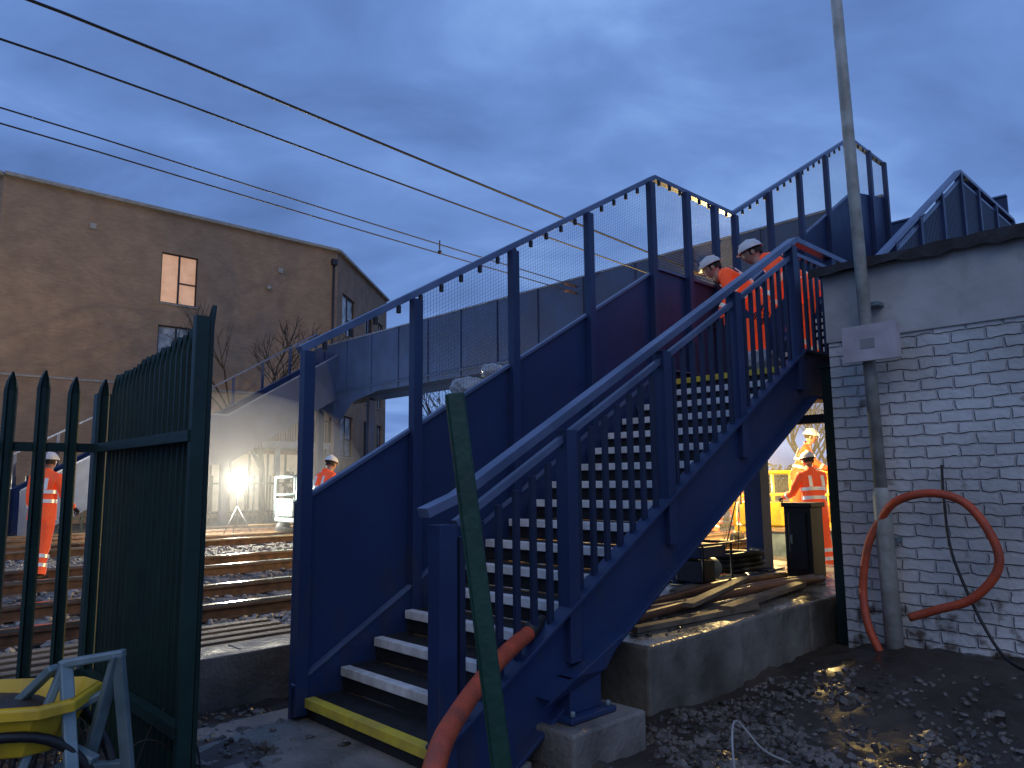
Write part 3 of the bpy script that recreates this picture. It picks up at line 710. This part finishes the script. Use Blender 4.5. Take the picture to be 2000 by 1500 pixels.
    b.tube([(0,-.005,-.18),(0,0,-.05)],[.055,.052],'skin',12)
    b.ell((0,.005,.045),.105,.130,.105,'helmet',24,8,0,.5)
    n=24; vv=[]
    for i in range(n):
        a=6.2832*i/n; ext=1.0+.10*(max(0,math.sin(a))**2)+.04
        vv.append((.105*math.cos(a),.005+.130*math.sin(a),.046)); vv.append((.112*math.cos(a)*1.03,.005+.133*math.sin(a)*ext*1.06,.036)); vv.append((.104*math.cos(a),.005+.128*math.sin(a),.034))
    ff=[]
    for i in range(n):
        j=(i+1)%n; ff+=[(3*i,3*i+1,3*j+1,3*j),(3*i+1,3*i+2,3*j+2,3*j+1)]
    b.add(vv,ff,'helmet',True); b.tube([(0,-.09,.125),(0,.0,.155),(0,.1,.125)],.012,'helmet',8)
    hm=T@Vector((0,.03,.70)); MT=Matrix.Translation(hm)@Matrix.Rotation(R(head[0]),4,'Z')@Matrix.Rotation(-R(lean*.45+head[1]),4,'X')
    b.xform(MT); b.obj('head_and_helmet',(x,y,z),rz,e)
    b=MB()
    for i in range(2):
        f=(wr[i]-el[i]).normalized(); sdv=Vector((1,0,0)); sdv=(sdv-f*sdv.dot(f)).normalized(); nn=f.cross(sdv); sd=(-1,1)[i]
        w=wr[i]; b.tube([w-f*.02,w+f*.03,w+f*.085],[.026,.040,.040],'glove',12,.5)
        for k in range(4):
            o_=w+f*.08+nn*(k-1.5)*.02; ln=(.065,.078,.072,.055)[k]
            c1=o_+f*ln*.5-sdv*sd*.006; c2=c1+(f*.7-sdv*sd*.7).normalized()*ln*.55
            b.tube([o_,c1,c2],[.0095,.009,.007],'glove',7)
        tb=w+f*.035+nn*.034; t1=tb+(f*.7+nn*.6).normalized()*.035; t2=t1+(f*.95-sdv*sd*.3).normalized()*.03
        b.tube([tb,t1,t2],[.012,.0105,.008],'glove',7)
    b.obj('hands',(x,y,z),rz,e)
    return e
pA=PQ(7.62,3.92,ZL); worker(pA.x,pA.y,pA.z,-60,44,((35,8,40),(50,8,30)),((20,34),(8,26)),(10,5))
pB=PQ(7.45,3.30,ZL); worker(pB.x,pB.y,pB.z,-70,46,((45,8,30),(30,8,50)),((24,38),(6,26)),(0,0))
worker(-6.55,10.7,.2,5,4,((5,10,25),(15,14,40)),((6,6),(-8,6)),(10,0))
worker(-3.02,12.3,.2,40,14,((30,8,50),(25,8,40)),((10,10),(-4,6)),(20,10))
worker(-6.75,15.5,.2,120,6,((20,6,60),(10,6,30)),((8,8),(-8,6)))
worker(4.62,11.1,.12,-10,6,((30,12,50),(30,12,50)),((5,5),(-5,5)),(0,8))
worker(5.25,13.2,.62,110,16,((40,8,50),(45,8,30)),((12,14),(-6,8)),(0,5))
worker(5.95,20.0,.2,160,18,((40,8,30),(35,8,40)),((12,14),(-8,10)))
worker(4.95,17.8,.2,60,60,((40,8,10),(30,8,20)),((20,34),(8,26)))
worker(5.45,17.0,.2,200,8,((20,8,50),(25,8,30)),((6,6),(-6,6)))
b=MB(); b.box(-.6,.6,-.5,.5,0,.58,'galv'); b.box(-.62,.62,-.52,.52,.581,.618,'plank'); b.obj('work_platform',(5.25,13.2,0),ANG,bevel=.01)
# ------------------------------------------------------------ trolleys
def trolley(name,x,y,z,ang,L,m,hi=1.1):
    e=empty(name,(x,y,z))
    b=MB(); b.box(-L/2,L/2,-.6,.6,.38,.52,m); b.box(-L/2-.05,-L/2+.25,-.45,.45,.521,.95,m)
    b.obj('deck',(x,y,z),ang,e,bevel=.02)
    b=MB()
    for yy in (-.58,.58):
        for zz in (hi*.55+.5,hi+.5): b.tube([(-L/2,yy,zz),(L/2,yy,zz)],.03,m,8)
        for xx in np.linspace(-L/2,L/2,4): b.tube([(xx,yy,.5),(xx,yy,hi+.5)],.03,m,8)
    for xx in (-L/2,L/2): b.tube([(xx,-.58,hi+.5),(xx,.58,hi+.5)],.03,m,8)
    b.obj('guard_rail',(x,y,z),ang,e)
    b=MB()
    for xx in (-L/2+.3,L/2-.3):
        for yy in (-.717,.717): b.tube([(xx,yy-.05,.18),(xx,yy+.05,.18)],.2,'dark',18)
        b.tube([(xx,-.7,.18),(xx,.7,.18)],.04,'dark',8)
    b.box(-.3,.35,-.3,.3,.53,.95,'dark'); b.obj('wheels_and_engine',(x,y,z),ang,e)
trolley('rail_trolley',5.7,14.8,.12,ANG,2.4,'ybody',1.0)
trolley('rail_trolley',-4.9,19.4,.17,ANG,1.6,'galv',1.0)
# ------------------------------------------------------------ work lights
def worklight(x,y,z,h,energy,col,m,aim=None,r=.10,hs=1.0):
    e=empty('work_light',(x,y,z)); b=MB()
    for a in (0,2.09,4.19): b.tube([(0,0,h*.55),(.45*math.cos(a),.45*math.sin(a),0)],.012,'dark',6)
    b.tube([(0,0,h*.4),(0,0,h-.05)],.014,'dark',8); b.obj('tripod',(x,y,z),0,e)
    b=MB(); b.tube([(0,.07,h),(0,.02,h),(0,0,h)],[.12*hs,.17*hs,.18*hs],'black',20); b.ell((0,-.004,h),.165*hs,.05*hs,.165*hs,m,20,12); b.tube([(-.2*hs,.03,h-.2*hs),(-.2*hs,.03,h)],.01,'dark',6); b.tube([(.2*hs,.03,h-.2*hs),(.2*hs,.03,h)],.01,'dark',6); b.tube([(-.2*hs,.03,h-.2*hs),(.2*hs,.03,h-.2*hs)],.01,'dark',6)
    ang=math.atan2(y,x)-math.pi/2 if aim is None else aim
    b.obj('lamp_head',(x,y,z),ang,e)
    l=bpy.data.lights.new('lamp','POINT'); l.energy=energy; l.color=col; l.shadow_soft_size=r
    o=bpy.data.objects.new('lamp',l); COL.objects.link(o); d=Vector((math.sin(ang),-math.cos(ang),0)); o.location=Vector((x,y,z+h))+d*.25; setp(o,e)
WC=(1,.93,.74); YC=(1,.68,.24)
worklight(-6.75,19.0,.17,1.42,1500,WC,'lampw',hs=.9)
worklight(-5.7,21.5,.17,1.4,80,WC,'lampw',hs=.6)
worklight(-15.6,22.5,.17,1.4,120,WC,'lampw',hs=.8)
worklight(-9.9,19.0,.17,1.9,100,YC,'lampy',hs=.5)
worklight(-11.6,26.5,.1,3.0,240,YC,'lampy',hs=.7)
worklight(5.0,16.0,.17,1.55,1500,YC,'lampy',hs=.9)
worklight(3.9,12.3,.17,2.3,700,YC,'lampy',aim=.6,hs=.7)
worklight(8.6,14.5,.1,2.6,1500,YC,'lampy',hs=.8)
# scatter volumes added round two work lamps to give the glow of lens glare
for c,rr in (((-6.75,18.8,1.6),3.2),((5.4,15.6,1.7),3.0)):
    b=MB(); b.ell((0,0,0),rr,rr,rr*.7,'glow_volume',24,14); b.obj('lamp_glow_haze',c)
pos=[]
for i in range(900):
    a=random.uniform(0,6.28);r=random.random()**.5*.95; pos.append((12.6+r*math.cos(a)*1.2,9.3+r*math.sin(a),.2+.42*(1-r/.95)+random.uniform(-.02,.02)))
stones('gravel_pile',pos,.055,'stone',(12.6,9.3,.2))
def bag(name,p,q,z,s,seed):
    b=MB()
    def fn(v):
        k=1+.35*noise.noise((v.x*9+seed,v.y*9,v.z*9))+.2*noise.noise((v.x*25,v.y*25+seed,v.z*25)); return v*k
    b.ell((0,0,0),s*1.4,s,s*.8,'bag',32,24,fn=fn); b.obj(name,PQ(p,q,z),ANG)
bag('plastic_sack',3.95,QL+.18,Z0+(3.95-PS)*SL+SP+.0,.12,1)
bag('plastic_sack',4.2,QL+.15,Z0+(4.2-PS)*SL+SP+.01,.09,4)
bag('plastic_sack',6.75,3.5,ZL+.1,.16,7)
# ------------------------------------------------------------ world, sun, camera
w=bpy.data.worlds.new('World'); scene.world=w; w.use_nodes=True; nt=w.node_tree; N=nt.nodes; Lk=nt.links
bg=N['Background']; tc=N.new('ShaderNodeTexCoord'); sp=N.new('ShaderNodeSeparateXYZ'); Lk.new(tc.outputs['Generated'],sp.inputs[0])
ma=N.new('ShaderNodeMath'); ma.operation='MAXIMUM'; Lk.new(sp.outputs['Z'],ma.inputs[0]); ma.inputs[1].default_value=0
ad=N.new('ShaderNodeMath'); ad.operation='ADD'; Lk.new(ma.outputs[0],ad.inputs[0]); ad.inputs[1].default_value=.30
dx=N.new('ShaderNodeMath'); dx.operation='DIVIDE'; Lk.new(sp.outputs['X'],dx.inputs[0]); Lk.new(ad.outputs[0],dx.inputs[1])
dy=N.new('ShaderNodeMath'); dy.operation='DIVIDE'; Lk.new(sp.outputs['Y'],dy.inputs[0]); Lk.new(ad.outputs[0],dy.inputs[1])
cb=N.new('ShaderNodeCombineXYZ'); Lk.new(dx.outputs[0],cb.inputs['X']); Lk.new(dy.outputs[0],cb.inputs['Y'])
def cloud(loc,scale,det,rough,dist,rot):
    mp=N.new('ShaderNodeMapping'); mp.inputs['Location'].default_value=loc; mp.inputs['Rotation'].default_value=(0,0,rot); mp.inputs['Scale'].default_value=(.75,1.15,1); Lk.new(cb.outputs[0],mp.inputs['Vector'])
    n1=N.new('ShaderNodeTexNoise'); n1.inputs['Scale'].default_value=scale; n1.inputs['Detail'].default_value=det; n1.inputs['Roughness'].default_value=rough; n1.inputs['Distortion'].default_value=dist
    Lk.new(mp.outputs[0],n1.inputs['Vector']); return n1
n1=cloud((3.1,1.4,0),1.35,6,.5,.35,.5); n2=cloud((7.3,2.2,0),3.4,7,.52,.5,.2)
mm=N.new('ShaderNodeMath'); mm.operation='MULTIPLY_ADD'; mm.inputs[1].default_value=.42; Lk.new(n2.outputs['Fac'],mm.inputs[0])
m0=N.new('ShaderNodeMath'); m0.operation='MULTIPLY'; m0.inputs[1].default_value=.58; Lk.new(n1.outputs['Fac'],m0.inputs[0]); Lk.new(m0.outputs[0],mm.inputs[2])
r=N.new('ShaderNodeValToRGB'); cr=r.color_ramp; cr.elements[0].position=.37; cr.elements[0].color=(.092,.178,.43,1); cr.elements[1].position=.62; cr.elements[1].color=(.25,.43,.84,1)
e_=cr.elements.new(.5); e_.color=(.145,.270,.62,1)
Lk.new(mm.outputs[0],r.inputs['Fac'])
sk=N.new('ShaderNodeTexSky'); sk.sky_type='NISHITA'; sk.sun_disc=False; sk.sun_elevation=R(2); sk.sun_rotation=R(200)
mx=N.new('ShaderNodeMix'); mx.data_type='RGBA'; mx.blend_type='ADD'; mx.inputs['Factor'].default_value=.006
Lk.new(r.outputs['Color'],mx.inputs['A']); Lk.new(sk.outputs['Color'],mx.inputs['B'])
Lk.new(mx.outputs['Result'],bg.inputs['Color']); bg.inputs['Strength'].default_value=1.0
s=bpy.data.lights.new('sun','SUN'); s.energy=.36; s.angle=R(40); s.color=(1,.86,.66)
so=bpy.data.objects.new('sun',s); COL.objects.link(so); so.rotation_euler=(R(50),0,R(-4))
cd=bpy.data.cameras.new('camera'); cam=bpy.data.objects.new('camera',cd); COL.objects.link(cam); scene.camera=cam
cd.lens=26; cd.sensor_width=36; cd.clip_end=2000; cd.clip_start=.05
cam.matrix_world=Matrix.Translation((0,0,1.5))@Matrix.Rotation(R(-.68),4,'Z')@Matrix.Rotation(R(97.5),4,'X')@Matrix.Rotation(R(-.6),4,'Z')
scene.view_settings.view_transform='Standard'; scene.view_settings.look='None'; scene.view_settings.exposure=0
